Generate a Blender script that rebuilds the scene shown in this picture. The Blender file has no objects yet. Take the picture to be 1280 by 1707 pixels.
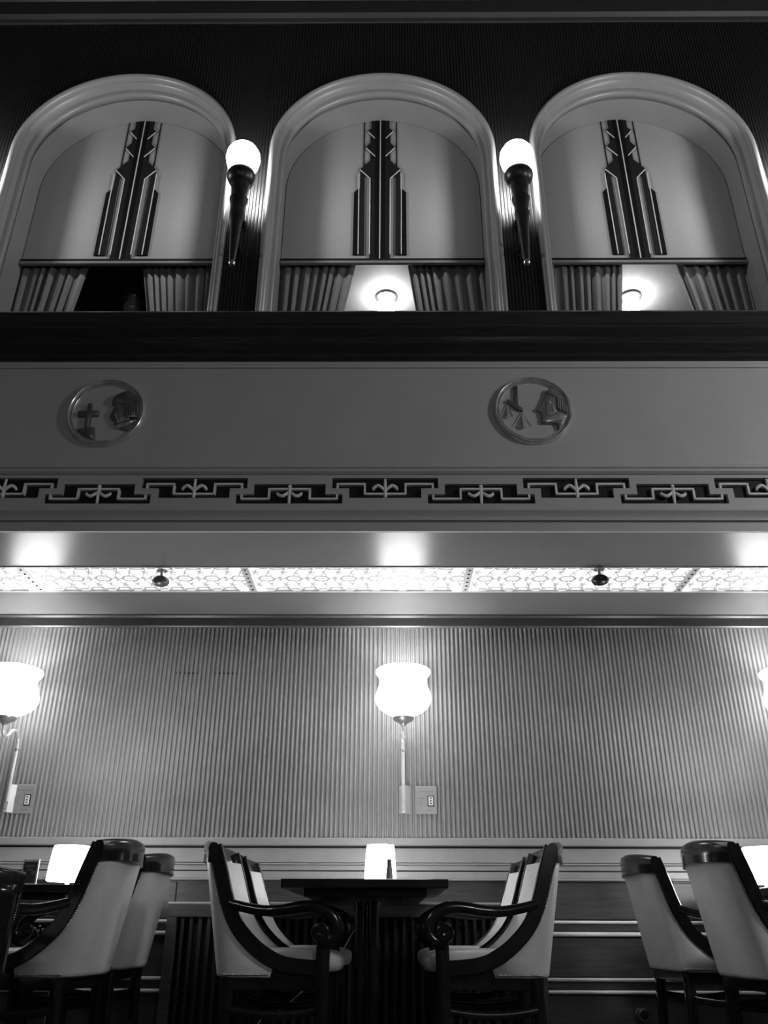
import bpy, bmesh, math, random
from mathutils import Vector, Matrix, Euler

random.seed(7)
R = math.radians
scn = bpy.context.scene
COL = scn.collection

# ------------------------------------------------------------------ camera, world, exposure
FPX = 1400.0
CAMZ = 0.85
PITCH, YAW, ROLL = 26.5, 0.45, 0.2
cam_rot = Matrix.Rotation(R(YAW), 3, 'Z') @ Matrix.Rotation(R(90 + PITCH), 3, 'X') @ Matrix.Rotation(R(ROLL), 3, 'Z')
cam_pos = Vector((0, 0, CAMZ))
cd = bpy.data.cameras.new('camera')
cam = bpy.data.objects.new('camera', cd)
COL.objects.link(cam)
cam.location = cam_pos
cam.rotation_euler = cam_rot.to_euler()
cd.sensor_fit = 'VERTICAL'
cd.sensor_height = 36.0
cd.lens = FPX / 1707.0 * 36.0
cd.clip_start = 0.05
cd.clip_end = 100
scn.camera = cam

w = bpy.data.worlds.new('world')
scn.world = w
w.use_nodes = True
w.node_tree.nodes['Background'].inputs[0].default_value = (0.5, 0.5, 0.5, 1)
w.node_tree.nodes['Background'].inputs[1].default_value = 0.01

scn.view_settings.view_transform = 'Standard'
scn.view_settings.look = 'None'
scn.view_settings.exposure = 0.0
scn.view_settings.gamma = 1.0
scn.view_settings.use_curve_mapping = False
scn.cycles.use_denoising = True
scn.cycles.max_bounces = 6
scn.cycles.sample_clamp_indirect = 4.0

# radiance of the lamps
L_TORCH = 5.0
W_TORCH_BULB = 56.0
L_SCONCE = 6.2
W_SCONCE_BULB = 11.0
L_PANEL = 2.6
L_TABLE = 24.0
W_TABLE_BULB = 22.0
L_MEZZ = 38.0
L_HALL_FILL = 62.0  # glow of the unseen fill globes


def ray(px, py):
    return cam_rot @ Vector(((px - 640.0) / FPX, -(py - 853.5) / FPX, -1.0))


def at(px, py, Y):
    d = ray(px, py)
    return cam_pos + d * ((Y - cam_pos.y) / d.y)


def atz(px, py, Z):
    d = ray(px, py)
    return cam_pos + d * ((Z - cam_pos.z) / d.z)


def zat(py, Y, px=640):
    return at(px, py, Y).z


# ------------------------------------------------------------------ materials
def material(name, col, rough=0.5, metal=0.0, coat=0.0, noise=0.0, nscale=20.0, stretch=(1, 1, 1), emit=0.0,
             bump=0.0, bscale=200.0, spec=0.5, sheen=0.0):
    m = bpy.data.materials.new(name)
    m.use_nodes = True
    nt = m.node_tree
    b = nt.nodes['Principled BSDF']
    b.inputs['Base Color'].default_value = (col, col, col, 1)
    b.inputs['Roughness'].default_value = rough
    b.inputs['Metallic'].default_value = metal
    b.inputs['Coat Weight'].default_value = coat
    b.inputs['Coat Roughness'].default_value = 0.08
    b.inputs['Specular IOR Level'].default_value = spec
    b.inputs['Sheen Weight'].default_value = sheen
    if emit:
        b.inputs['Emission Color'].default_value = (1, 1, 1, 1)
        b.inputs['Emission Strength'].default_value = emit
    if noise or bump:
        tc = nt.nodes.new('ShaderNodeTexCoord')
        mp = nt.nodes.new('ShaderNodeMapping')
        mp.inputs['Scale'].default_value = stretch
        nt.links.new(tc.outputs['Object'], mp.inputs['Vector'])
    if noise:
        n = nt.nodes.new('ShaderNodeTexNoise')
        n.inputs['Scale'].default_value = nscale
        n.inputs['Detail'].default_value = 5
        nt.links.new(mp.outputs['Vector'], n.inputs['Vector'])
        r = nt.nodes.new('ShaderNodeMapRange')
        r.inputs['From Min'].default_value = 0.3
        r.inputs['From Max'].default_value = 0.7
        r.inputs['To Min'].default_value = col * (1 - noise)
        r.inputs['To Max'].default_value = col * (1 + noise)
        nt.links.new(n.outputs['Fac'], r.inputs['Value'])
        nt.links.new(r.outputs['Result'], b.inputs['Base Color'])
    if bump:
        n2 = nt.nodes.new('ShaderNodeTexNoise')
        n2.inputs['Scale'].default_value = bscale
        n2.inputs['Detail'].default_value = 3
        nt.links.new(mp.outputs['Vector'], n2.inputs['Vector'])
        bp = nt.nodes.new('ShaderNodeBump')
        bp.inputs['Strength'].default_value = bump
        bp.inputs['Distance'].default_value = 0.002
        nt.links.new(n2.outputs['Fac'], bp.inputs['Height'])
        nt.links.new(bp.outputs['Normal'], b.inputs['Normal'])
    return m


M = {
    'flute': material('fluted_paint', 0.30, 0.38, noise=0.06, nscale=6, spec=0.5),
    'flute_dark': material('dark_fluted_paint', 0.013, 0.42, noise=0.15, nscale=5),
    'cream': material('cream_paint', 0.20, 0.34, noise=0.04, nscale=8),
    'fascia': material('fascia_paint', 0.42, 0.42, noise=0.04, nscale=4),
    'soffit': material('satin_soffit_paint', 0.18, 0.26, noise=0.03, nscale=5, spec=0.6),
    'rail_paint': material('wainscot_paint', 0.33, 0.35, noise=0.05, nscale=10),
    'groove': material('dark_groove', 0.008, 0.6, spec=0.3),
    'dark_wood': material('dark_walnut', 0.022, 0.28, coat=0.25, noise=0.4, nscale=6, stretch=(1, 14, 14)),
    'panel_wood': material('dark_wainscot_wood', 0.055, 0.4, noise=0.3, nscale=5, stretch=(1, 12, 12)),
    'recess': material('dark_recess', 0.012, 0.5, noise=0.2),
    'grille': material('grille_bar_paint', 0.025, 0.35, noise=0.2),
    'mahogany': material('polished_mahogany', 0.014, 0.16, coat=0.3, spec=0.35, noise=0.4, nscale=9, stretch=(1, 8, 1)),
    'leather': material('pale_leather', 0.7, 0.42, noise=0.05, nscale=14, bump=0.25, bscale=320),
    'valance': material('valance_fabric', 0.23, 0.75, noise=0.05, nscale=90, sheen=0.3, bump=0.2, bscale=500),
    'valance_dark': material('dark_applique', 0.012, 0.8, noise=0.15, nscale=60, spec=0.1),
    'valance_black': material('black_applique', 0.004, 0.8, spec=0.1),
    'piping': material('pale_piping', 0.5, 0.6),
    'curtain': material('curtain_fabric', 0.15, 0.8, noise=0.1, nscale=30, sheen=0.3),
    'chrome': material('chrome', 0.75, 0.12, metal=1.0, noise=0.05),
    'steel': material('satin_steel', 0.72, 0.24, metal=0.95, noise=0.06),
    'nickel': material('satin_nickel', 0.85, 0.24, metal=0.5, noise=0.04),
    'pewter': material('aged_pewter', 0.62, 0.22, metal=0.6, noise=0.3, nscale=14),
    'pewter_dark': material('dark_pewter', 0.16, 0.36, metal=0.4, noise=0.35, nscale=14),
    'pewter_mid': material('mid_pewter', 0.27, 0.33, metal=0.45, noise=0.25, nscale=14),
    'bronze': material('dark_bronze', 0.035, 0.35, metal=0.5, noise=0.35, nscale=22),
    'opal_sconce': material('lit_opal_shade', 0.8, 0.25, emit=L_SCONCE),
    'opal_table': material('lit_table_shade', 0.8, 0.6, emit=L_TABLE),
    'opal_mezz': material('lit_ceiling_globe', 0.8, 0.3, emit=L_MEZZ),
    'opal_off': material('unlit_opal_globe', 0.2, 0.25),
    'fill_glow': material('hall_fill_glow', 0.8, 0.3, emit=L_HALL_FILL),  # surface of the globes added as fill light
    'panel_glass': material('backlit_glass', 0.8, 0.3, emit=L_PANEL),
    'panel_lead': material('backlit_pattern_glass', 0.4, 0.4, emit=0.22),
    'hall_cornice': material('hall_cornice_paint', 0.035, 0.5, noise=0.1),
    'pale_rail': material('pale_satin_rail', 0.8, 0.25, noise=0.04),
    'cornice': material('dark_cornice_paint', 0.06, 0.4, noise=0.1),
    'strap': material('painted_strap', 0.75, 0.4, noise=0.1),
    'mezz_wall': material('pale_room_paint', 0.55, 0.6, noise=0.04),
    'unlit_shade': material('painted_room_shade', 0.02, 0.6, noise=0.1),  # darkness of the unlit left bay, put into the colour
    'hall_wall': material('dim_hall_wall', 0.10, 0.6, noise=0.2, nscale=3),
    'carpet': material('dark_carpet', 0.03, 0.95, noise=0.4, nscale=60),
    'switch_plate': material('brushed_plate', 0.42, 0.4, metal=0.4, noise=0.05, nscale=30),
    'white_plastic': material('white_plastic', 0.8, 0.3),
    'black_plastic': material('black_plastic', 0.01, 0.3),
    'ink': material('faint_engraving', 0.2, 0.5),
    'paper': material('dark_card', 0.06, 0.5),
    'cable': material('pale_cable', 0.6, 0.4),
}


def frosted_glass(name, strength, clear):
    m = bpy.data.materials.new(name)
    m.use_nodes = True
    nt = m.node_tree
    nt.nodes.clear()
    out = nt.nodes.new('ShaderNodeOutputMaterial')
    mix = nt.nodes.new('ShaderNodeMixShader')
    tr = nt.nodes.new('ShaderNodeBsdfTransparent')
    em = nt.nodes.new('ShaderNodeEmission')
    em.inputs['Strength'].default_value = strength
    mix.inputs[0].default_value = 1 - clear
    nt.links.new(tr.outputs[0], mix.inputs[1])
    nt.links.new(em.outputs[0], mix.inputs[2])
    nt.links.new(mix.outputs[0], out.inputs[0])
    return m


M['opal_torch'] = frosted_glass('lit_frosted_globe', L_TORCH * 2, 0.5)


# ------------------------------------------------------------------ mesh helpers
class MB:
    def __init__(self):
        self.v = []
        self.f = []

    def add(self, vs, fs):
        n = len(self.v)
        self.v += [tuple(p) for p in vs]
        self.f += [tuple(i + n for i in q) for q in fs]
        return self

    def box(self, x0, x1, y0, y1, z0, z1):
        vs = [(x, y, z) for x in (x0, x1) for y in (y0, y1) for z in (z0, z1)]
        return self.add(vs, [(0, 1, 3, 2), (4, 6, 7, 5), (0, 4, 5, 1), (2, 3, 7, 6), (0, 2, 6, 4), (1, 5, 7, 3)])

    def obox(self, c, ax, ay, az, hx, hy, hz):
        c, ax, ay, az = Vector(c), Vector(ax).normalized(), Vector(ay).normalized(), Vector(az).normalized()
        vs = [c + ax * sx * hx + ay * sy * hy + az * sz * hz for sx in (-1, 1) for sy in (-1, 1) for sz in (-1, 1)]
        return self.add(vs, [(0, 1, 3, 2), (4, 6, 7, 5), (0, 4, 5, 1), (2, 3, 7, 6), (0, 2, 6, 4), (1, 5, 7, 3)])

    def loft(self, rings, closed=True, caps=True):
        n = len(rings[0])
        vs = [p for r in rings for p in r]
        fs = []
        for i in range(len(rings) - 1):
            for j in range(n if closed else n - 1):
                k = (j + 1) % n
                fs.append((i * n + j, i * n + k, (i + 1) * n + k, (i + 1) * n + j))
        if caps and closed:
            fs.append(tuple(range(n)))
            fs.append(tuple((len(rings) - 1) * n + j for j in range(n)))
        return self.add(vs, fs)

    def lathe(self, prof, c=(0, 0, 0), seg=32, caps=True):
        rings = []
        for r, z in prof:
            rings.append([(c[0] + r * math.cos(2 * math.pi * k / seg), c[1] + r * math.sin(2 * math.pi * k / seg), c[2] + z)
                          for k in range(seg)])
        return self.loft(rings, True, caps)

    def tube(self, path, r, seg=10, caps=True):
        pts = [Vector(p) for p in path]
        rs = r if isinstance(r, (list, tuple)) else [r] * len(pts)
        rings = []
        up = None
        for i, p in enumerate(pts):
            t = (pts[min(i + 1, len(pts) - 1)] - pts[max(i - 1, 0)]).normalized()
            if up is None:
                up = Vector((0, 0, 1)) if abs(t.z) < 0.9 else Vector((0, 1, 0))
            a = (up - t * up.dot(t)).normalized()
            b = t.cross(a)
            up = a
            rings.append([p + (a * math.cos(2 * math.pi * k / seg) + b * math.sin(2 * math.pi * k / seg)) * rs[i]
                          for k in range(seg)])
        return self.loft(rings, True, caps)

    def bar(self, path, hw, hh, side=(0, 1, 0), taper=None):
        """rectangular section with chamfered edges swept along a path; hw along 'side', hh across"""
        pts = [Vector(p) for p in path]
        s = Vector(side).normalized()
        rings = []
        for i, p in enumerate(pts):
            t = (pts[min(i + 1, len(pts) - 1)] - pts[max(i - 1, 0)]).normalized()
            a = (s - t * s.dot(t)).normalized()
            b = t.cross(a)
            k = taper[i] if taper else 1.0
            w_, h_ = hw * k, hh * k
            c = min(w_, h_) * 0.22
            sec = [(w_ - c, h_), (w_, h_ - c), (w_, -h_ + c), (w_ - c, -h_), (-w_ + c, -h_), (-w_, -h_ + c), (-w_, h_ - c), (-w_ + c, h_)]
            rings.append([p + a * u + b * q for u, q in sec])
        return self.loft(rings, True, True)

    def extrude_x(self, prof, x0, x1):
        """closed (y,z) outline extruded along x"""
        return self.loft([[(x0, y, z) for y, z in prof], [(x1, y, z) for y, z in prof]], True, True)

    def poly(self, pts, y_front, y_back):
        """closed (x,z) outline, thickness along y"""
        return self.loft([[(x, y_front, z) for x, z in pts], [(x, y_back, z) for x, z in pts]], True, True)

    def grid(self, fn, nu, nv):
        vs = [fn(i / nu, j / nv) for i in range(nu + 1) for j in range(nv + 1)]
        fs = [(i * (nv + 1) + j, (i + 1) * (nv + 1) + j, (i + 1) * (nv + 1) + j + 1, i * (nv + 1) + j + 1)
              for i in range(nu) for j in range(nv)]
        return self.add(vs, fs)

    def mesh(self, name, mat, smooth=True, angle=38, recalc=True):
        me = bpy.data.meshes.new(name)
        me.from_pydata(self.v, [], self.f)
        if recalc:
            bm = bmesh.new()
            bm.from_mesh(me)
            bmesh.ops.recalc_face_normals(bm, faces=bm.faces)
            bm.to_mesh(me)
            bm.free()
        me.materials.append(mat)
        if smooth:
            me.polygons.foreach_set('use_smooth', [True] * len(me.polygons))
            me.set_sharp_from_angle(angle=R(angle))
        return me

    def build(self, name, mat, parent=None, smooth=True, angle=38, bevel=0.0, recalc=True, solid=0.0):
        me = self.mesh(name, M[mat] if isinstance(mat, str) else mat, smooth, angle, recalc)
        o = bpy.data.objects.new(name, me)
        COL.objects.link(o)
        if parent is not None:
            o.parent = parent
        if solid:
            md = o.modifiers.new('solid', 'SOLIDIFY')
            md.thickness = solid
            md.offset = 0
        if bevel:
            md = o.modifiers.new('bevel', 'BEVEL')
            md.width = bevel
            md.segments = 2
            md.limit_method = 'ANGLE'
        return o


def tag(o, label=None, cat=None, group=None, kind=None):
    if label:
        o['label'] = label
    if cat:
        o['category'] = cat
    if group:
        o['group'] = group
    if kind:
        o['kind'] = kind
    return o


def empty(name, loc, rz=0.0):
    o = bpy.data.objects.new(name, None)
    COL.objects.link(o)
    o.location = loc
    o.rotation_euler = (0, 0, rz)
    o.empty_display_size = 0.1
    return o


def copy_tree(o, parent=None):
    c = o.copy()
    COL.objects.link(c)
    if parent is not None:
        c.parent = parent
    for ch in list(o.children):
        copy_tree(ch, c)
    return c


def struct(o):
    o['kind'] = 'structure'
    return o


def spline(pts, n=24):
    """Catmull-Rom through points"""
    P = [Vector(p) for p in pts]
    P = [P[0] * 2 - P[1]] + P + [P[-1] * 2 - P[-2]]
    out = []
    m = len(P) - 3
    for i in range(m):
        k = max(2, n // m)
        for j in range(k):
            t = j / k
            a, b, c, d = P[i:i + 4]
            out.append(0.5 * ((2 * b) + (c - a) * t + (2 * a - 5 * b + 4 * c - d) * t * t + (3 * b - a - 3 * c + d) * t ** 3))
    out.append(P[-2])
    return out


def interp(x, xs, ys):
    if x <= xs[0]:
        return ys[0]
    for i in range(len(xs) - 1):
        if x <= xs[i + 1]:
            t = (x - xs[i]) / (xs[i + 1] - xs[i])
            return ys[i] + (ys[i + 1] - ys[i]) * t
    return ys[-1]


# ------------------------------------------------------------------ layout planes (metres)
YB = 5.70          # lower back wall
YF = 4.10          # fascia of the gallery
YU = 4.15          # arched wall above
YV = 4.47          # valances inside the arches
YCN = 5.42         # front of the cornice over the fluting
ZS = zat(1025, YCN)                 # soffit height
XL, XR = -5.5, 5.5

# ------------------------------------------------------------------ the hall shell
struct(MB().box(XL, XR, -6, YB + 0.2, -0.1, 0).build('floor', 'carpet', smooth=False))
ZC = CAMZ + 7.0
struct(MB().box(XL, XR, -6, YU + 0.5, ZC, ZC + 0.1).build('ceiling', 'hall_wall', smooth=False))
struct(MB().box(XL - 0.1, XL, -6, YB + 1.2, 0, ZC).build('wall_left', 'hall_wall', smooth=False))
struct(MB().box(XR, XR + 0.1, -6, YB + 1.2, 0, ZC).build('wall_right', 'hall_wall', smooth=False))
struct(MB().box(XL, XR, -6.1, -6, 0, ZC).build('wall_front', 'hall_wall', smooth=False))


def flutes(x0, x1, zlo, zhi, y, pitch, amp, seg=8, phase0=0.0):
    """corrugated sheet facing -y; zlo/zhi may be functions of x"""
    mb = MB()
    k0, k1 = round((x0 - phase0) / pitch), round((x1 - phase0) / pitch)
    n = (k1 - k0) * seg
    xs = [phase0 + pitch * (k0 + i / seg) for i in range(n + 1)]

    def yy(x):
        u = ((x - phase0) / pitch + 1e-6) % 1.0
        # half-round reed with a narrow groove
        c = abs(2 * u - 1) / .64
        return y - amp * math.sqrt(max(0.0, 1 - c ** 2.4)) if c < 1 else y
    for i in range(n):
        a, b = xs[i], xs[i + 1]
        m_ = (a + b) / 2
        l = zlo(m_) if callable(zlo) else zlo
        h = zhi(m_) if callable(zhi) else zhi
        mb.add([(a, yy(a), l), (b, yy(b), l), (b, yy(b), h), (a, yy(a), h)], [(0, 1, 2, 3)])
    bm_v = mb
    return bm_v


# ---- lower back wall
wall_back = struct(MB().box(XL, XR, YB, YB + 0.15, 0, ZS + 0.3).build('wall_back', 'panel_wood', smooth=False))
zf0, zf1 = zat(1396, YB), ZS - .032
PITCH_F = 0.0302
fl = flutes(-5.48, 5.48, zf0 - 0.005, zf1 + 0.03, YB - 0.002, PITCH_F, 0.017, seg=14)
tag(fl.build('fluted_panel', 'flute', wall_back, angle=60, recalc=False), kind='stuff')


def strip(name, py0, py1, proud, mat, parent=wall_back, x0=XL, x1=XR, bevel=0.004, y=YB):
    """horizontal strip between two picture heights on the lower wall"""
    za, zb = zat(py1, y - proud), zat(py0, y - proud)
    return MB().box(x0, x1, y - proud, y + 0.02, za, zb).build(name, mat, parent, smooth=False, bevel=bevel)


strip('dado_cap', 1396, 1410, 0.035, 'rail_paint', bevel=0.008)
strip('dado_groove', 1410, 1414.5, 0.006, 'groove', bevel=0)
strip('dado_panel', 1414, 1438, 0.016, 'rail_paint', bevel=0.003)
strip('dado_bead', 1439, 1442, 0.028, 'rail_paint', bevel=0.004)
strip('dado_band', 1442.5, 1451, 0.02, 'rail_paint', bevel=0.003)
strip('dado_groove', 1451, 1453.5, 0.006, 'groove', bevel=0)
strip('dado_base', 1453, 1464, 0.03, 'rail_paint', bevel=0.003)
strip('dado_bead', 1464, 1468, 0.04, 'rail_paint', bevel=0.006)

# metal rails and dark boards of the wainscot, broken by the radiator cover in the middle
RX0, RX1 = at(277, 1560, YB - 0.12).x, at(906, 1560, YB - 0.12).x
for xa, xb in ((XL, RX0 + 0.005), (RX1 - 0.005, XR)):
    for py0, py1 in ((1534, 1539), (1553, 1560), (1629.5, 1635), (1650, 1656)):
        za, zb = zat(py1, YB - 0.03), zat(py0, YB - 0.03)
        MB().tube([(xa, YB - .024, (za + zb) / 2), (xb, YB - .024, (za + zb) / 2)], (zb - za) / 2 * 1.15, 14).build('metal_rail', 'pale_rail', wall_back)
    for py0, py1 in ((1471, 1532), (1562, 1628), (1658, 1760)):
        za, zb = zat(py1, YB - 0.012), zat(py0, YB - 0.012)
        MB().box(xa, xb, YB - 0.012, YB + 0.02, za, zb).build('wainscot_board', 'panel_wood', wall_back, smooth=False, bevel=0.004)
    for py0, py1 in ((1540.5, 1551.5), (1636.5, 1648.5)):
        za, zb = zat(py1, YB - 0.02), zat(py0, YB - 0.02)
        MB().box(xa, xb, YB - 0.02, YB + 0.02, za, zb).build('wainscot_band', 'panel_wood', wall_back, smooth=False, bevel=0.004)

# cornice between the fluting and the soffit
zc0, zc1 = zat(1045, YCN), ZS - .001
prof = [(YCN + .03, zc0), (YCN + .008, zc0), (YCN, zc0 + 0.008), (YCN, zc1 - 0.02), (YCN - .012, zc1 - 0.008), (YCN - .012, zc1), (YCN + .03, zc1)]
struct(MB().extrude_x(prof, XL, XR).build('trim_1', 'cornice', angle=25))

# ---- soffit under the gallery, with the slot of the light panels
pa, pb = atz(640, 945, ZS).y, atz(640, 985.5, ZS).y
sof = struct(MB().box(XL, XR, YF + .001, pa - .009, ZS, ZS + 0.08).build('ceiling_soffit', 'soffit', smooth=False))
struct(MB().box(XL, XR, pb + .009, YB, ZS, ZS + 0.08).build('ceiling_soffit_rear', 'soffit', smooth=False))
struct(MB().box(XL, XR, pa - .009, pb + .009, ZS + 0.05, ZS + 0.08).build('ceiling_slot', 'soffit', smooth=False))
for n_, yy in ((5, pa), (6, pb)):
    struct(MB().box(XL, XR, yy - 0.008, yy + 0.008, ZS - 0.006, ZS + 0.05).build('trim_%d' % n_, 'strap', smooth=False, bevel=0.002))

# ---- gallery fascia
zl0 = zat(603, YF)
zk0, zk1 = zat(848, YF - 0.03), zat(791, YF - 0.03)       # frieze plate
fas = struct(MB().box(XL, XR, YF, YF + 0.12, ZS + .081, zl0 + 0.05).build('wall_fascia', 'fascia', smooth=False))
zm0, zm1 = zat(790, YF - 0.05), zat(768, YF - 0.05)
# moulding over the frieze
MB().extrude_x([(YF + .01, zk1), (YF - .035, zk1), (YF - .048, zk1 + .012), (YF - .048, zk1 + .022), (YF - .03, zk1 + .026), (YF - .03, zk1 + .036),
                (YF - .04, zk1 + .042), (YF - .04, zk1 + .052), (YF - .018, zk1 + .06), (YF - .012, zk1 + .075), (YF + .01, zk1 + .078)], XL, XR).build('moulding', 'fascia', fas, angle=25)
# moulding under the frieze down to the soffit edge
MB().extrude_x([(YF - .034, zk0), (YF - .055, zk0 - .012), (YF - .055, zk0 - .022), (YF - .035, zk0 - .045), (YF - .03, zk0 - .062),
                (YF - .042, zk0 - .066), (YF - .042, zk0 - .074), (YF - .024, zk0 - .078), (YF - .02, ZS - .001), (YF + .0005, ZS - .001), (YF + .0005, zk0)], XL, XR).build('moulding', 'fascia', fas, angle=25)
# thin bead under the dark ledge
zb_ = zat(612, YF)
MB().tube([(XL, YF - .004, zb_), (XR, YF - .004, zb_)], .012, 8).build('bead', 'fascia', fas)

# frieze with interlocking fret cells
fr = struct(MB().box(XL, XR, YF - .004, YF + .01, zk0, zk1).build('trim_2', 'groove', smooth=False))
HS = (at(489, 822, YF).x - at(172, 824, YF).x) / 2        # cell spacing
X0F = at(642, 815, YF).x                                 # an upper cell is centred here
zu = [zat(q, YF - .02) for q in (798, 815, 831)]
zd = [zat(q, YF - .02) for q in (808, 825, 840.5)]
HWD, HNR = 0.292, 0.198
NC = 7
cells = [(X0F + k * HS, k % 2 == 0) for k in range(-NC, NC + 1)]


def light_boxes(z0, z1, dark, mb):
    dark = sorted(dark)
    x = XL
    for a, b in dark:
        if a > x:
            mb.box(x, a, YF - .028, YF, z0, z1)
        x = max(x, b)
    mb.box(x, XR, YF - .028, YF, z0, z1)


plate = MB()
rows = [(zk0, zd[2], None, None), (zd[2], zu[2], None, HWD), (zu[2], zd[1], HNR, HWD), (zd[1], zu[1], HNR, HNR), (zu[1], zd[0], HWD, HNR), (zd[0], zu[0], HWD, None), (zu[0], zk1, None, None)]
for z0, z1, hu, hd in rows:
    dk = []
    for cx, upc in cells:
        h = hu if upc else hd
        if h:
            dk.append((cx - h, cx + h))
    light_boxes(z0, z1, dk, plate)
plate.build('fret_plate', 'fascia', fr, smooth=False, recalc=False)


def key_bead(up):
    s = 1 if up else -1
    zz = zu if up else zd
    top, mid, bot = (zz[0], zz[1], zz[2]) if up else (zz[2], zz[1], zz[0])
    hi = top + (mid - top) * .55
    lo = bot + (mid - bot) * .45
    pts = [(-.262, mid), (-.262, hi), (-.112, hi), (-.112, lo), (.112, lo), (.112, hi), (.262, hi), (.262, mid)]
    mb = MB()
    r = .0055
    for (xa, za), (xb, zb) in zip(pts, pts[1:]):
        mb.box(min(xa, xb) - r, max(xa, xb) + r, YF - .026, YF - .004, min(za, zb) - r, max(za, zb) + r)
    return mb.mesh('key_bead', M['pale_rail'], smooth=False, recalc=False)


def fleur(up):
    zz = zu if up else zd
    top, bot = (zz[0], zz[2]) if up else (zz[2], zz[0])
    d = (top - bot)
    mb = MB()
    zc = lambda t: bot + d * t
    mb.tube([(0, YF - .02, zc(.03)), (0, YF - .022, zc(.5)), (0, YF - .02, zc(.97))], [.009, .010, .007], 8)
    mb.lathe([(.001, -.012), (.011, -.006), (.011, .006), (.001, .012)], (0, YF - .022, zc(.14)), 10)
    for sx in (-1, 1):
        path = spline([(0, YF - .02, zc(.36)), (sx * .02, YF - .026, zc(.52)), (sx * .04, YF - .026, zc(.62)), (sx * .062, YF - .022, zc(.52)), (sx * .066, YF - .018, zc(.42))], 14)
        mb.tube(path, [.006 + .004 * math.sin(math.pi * i / (len(path) - 1)) for i in range(len(path))], 8)
    return mb.mesh('fleur', M['pale_rail'])


kb = {True: key_bead(True), False: key_bead(False)}
fl_ = {True: fleur(True), False: fleur(False)}
for cx, upc in cells:
    for nm, me in (('key_bead', kb[upc]), ('fleur_ornament', fl_[upc])):
        o = bpy.data.objects.new(nm, me)
        COL.objects.link(o)
        o.location = (cx, 0, 0)
        o.parent = fr

# ---- dark ledge below the arches
YL = 3.90
zt = zat(518, YL)
prof = [(YU + .5, zl0), (YF - .015, zl0), (YF - .03, zl0 + .012), (YF - .03, zl0 + .04), (YF - .075, zl0 + .075), (YF - .09, zl0 + .08), (YF - .09, zl0 + .115),
        (YF - .13, zl0 + .15), (YF - .15, zl0 + .155), (YF - .15, zt - .06), (YL - .01, zt - .05), (YL - .015, zt - .02), (YL, zt), (YU + .5, zt)]
ledge = struct(MB().extrude_x(prof, XL, XR).build('trim_3', 'dark_wood', angle=25))

# ------------------------------------------------------------------ arched wall
WSP = 1.82
XW = [at(638, 121, YU - .04).x + k * WSP for k in (-1, 0, 1)]
RO, RI = 0.79, 0.715
ZSP = zat(121, YU - .04) - RO       # springing line
ZTOPW = zat(40, YU)


def arch_lo(x):
    for xc in XW:
        d = abs(x - xc)
        rm = RO - .03
        if d < rm:
            return ZSP + math.sqrt(rm * rm - d * d)
    return zt - .01


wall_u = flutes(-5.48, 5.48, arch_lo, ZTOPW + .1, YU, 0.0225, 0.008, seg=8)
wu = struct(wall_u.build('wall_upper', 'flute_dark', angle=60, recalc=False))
# cornice of the hall
prof = [(YU + .3, ZTOPW), (YU - .02, ZTOPW), (YU - .03, ZTOPW + .03), (YU - .06, ZTOPW + .05), (YU - .06, ZTOPW + .2), (YU - .12, ZTOPW + .22), (YU - .12, ZTOPW + .27), (YU - .2, ZTOPW + .34), (YU - .2, ZC + .0), (YU + .3, ZC)]
struct(MB().extrude_x(prof, XL, XR).build('trim_4', 'hall_cornice', angle=25))


def arch_path(rad, zlow, n=40):
    pts = [(-rad, zlow), (-rad, ZSP)]
    for i in range(1, n):
        a = math.pi - math.pi * i / n
        pts.append((rad * math.cos(a), ZSP + rad * math.sin(a)))
    pts += [(rad, ZSP), (rad, zlow)]
    return pts


def arch_sweep(prof, zlow, closed=True):
    """prof: (radius, y) outline swept around the arch"""
    mb = MB()
    paths = [arch_path(r, zlow) for r, _ in prof]
    n = len(paths[0])
    rings = [[(paths[j][i][0], prof[j][1], paths[j][i][1]) for j in range(len(prof))] for i in range(n)]
    return mb.loft(rings, closed, closed)


zv0 = zat(440, YV)     # lower edge of the valance


def pv(px, py, xc=None):
    """a point of the middle window on the valance plane, relative to the window axis"""
    p = at(px, py, YV)
    return (p.x - XW[1], p.z)


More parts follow.
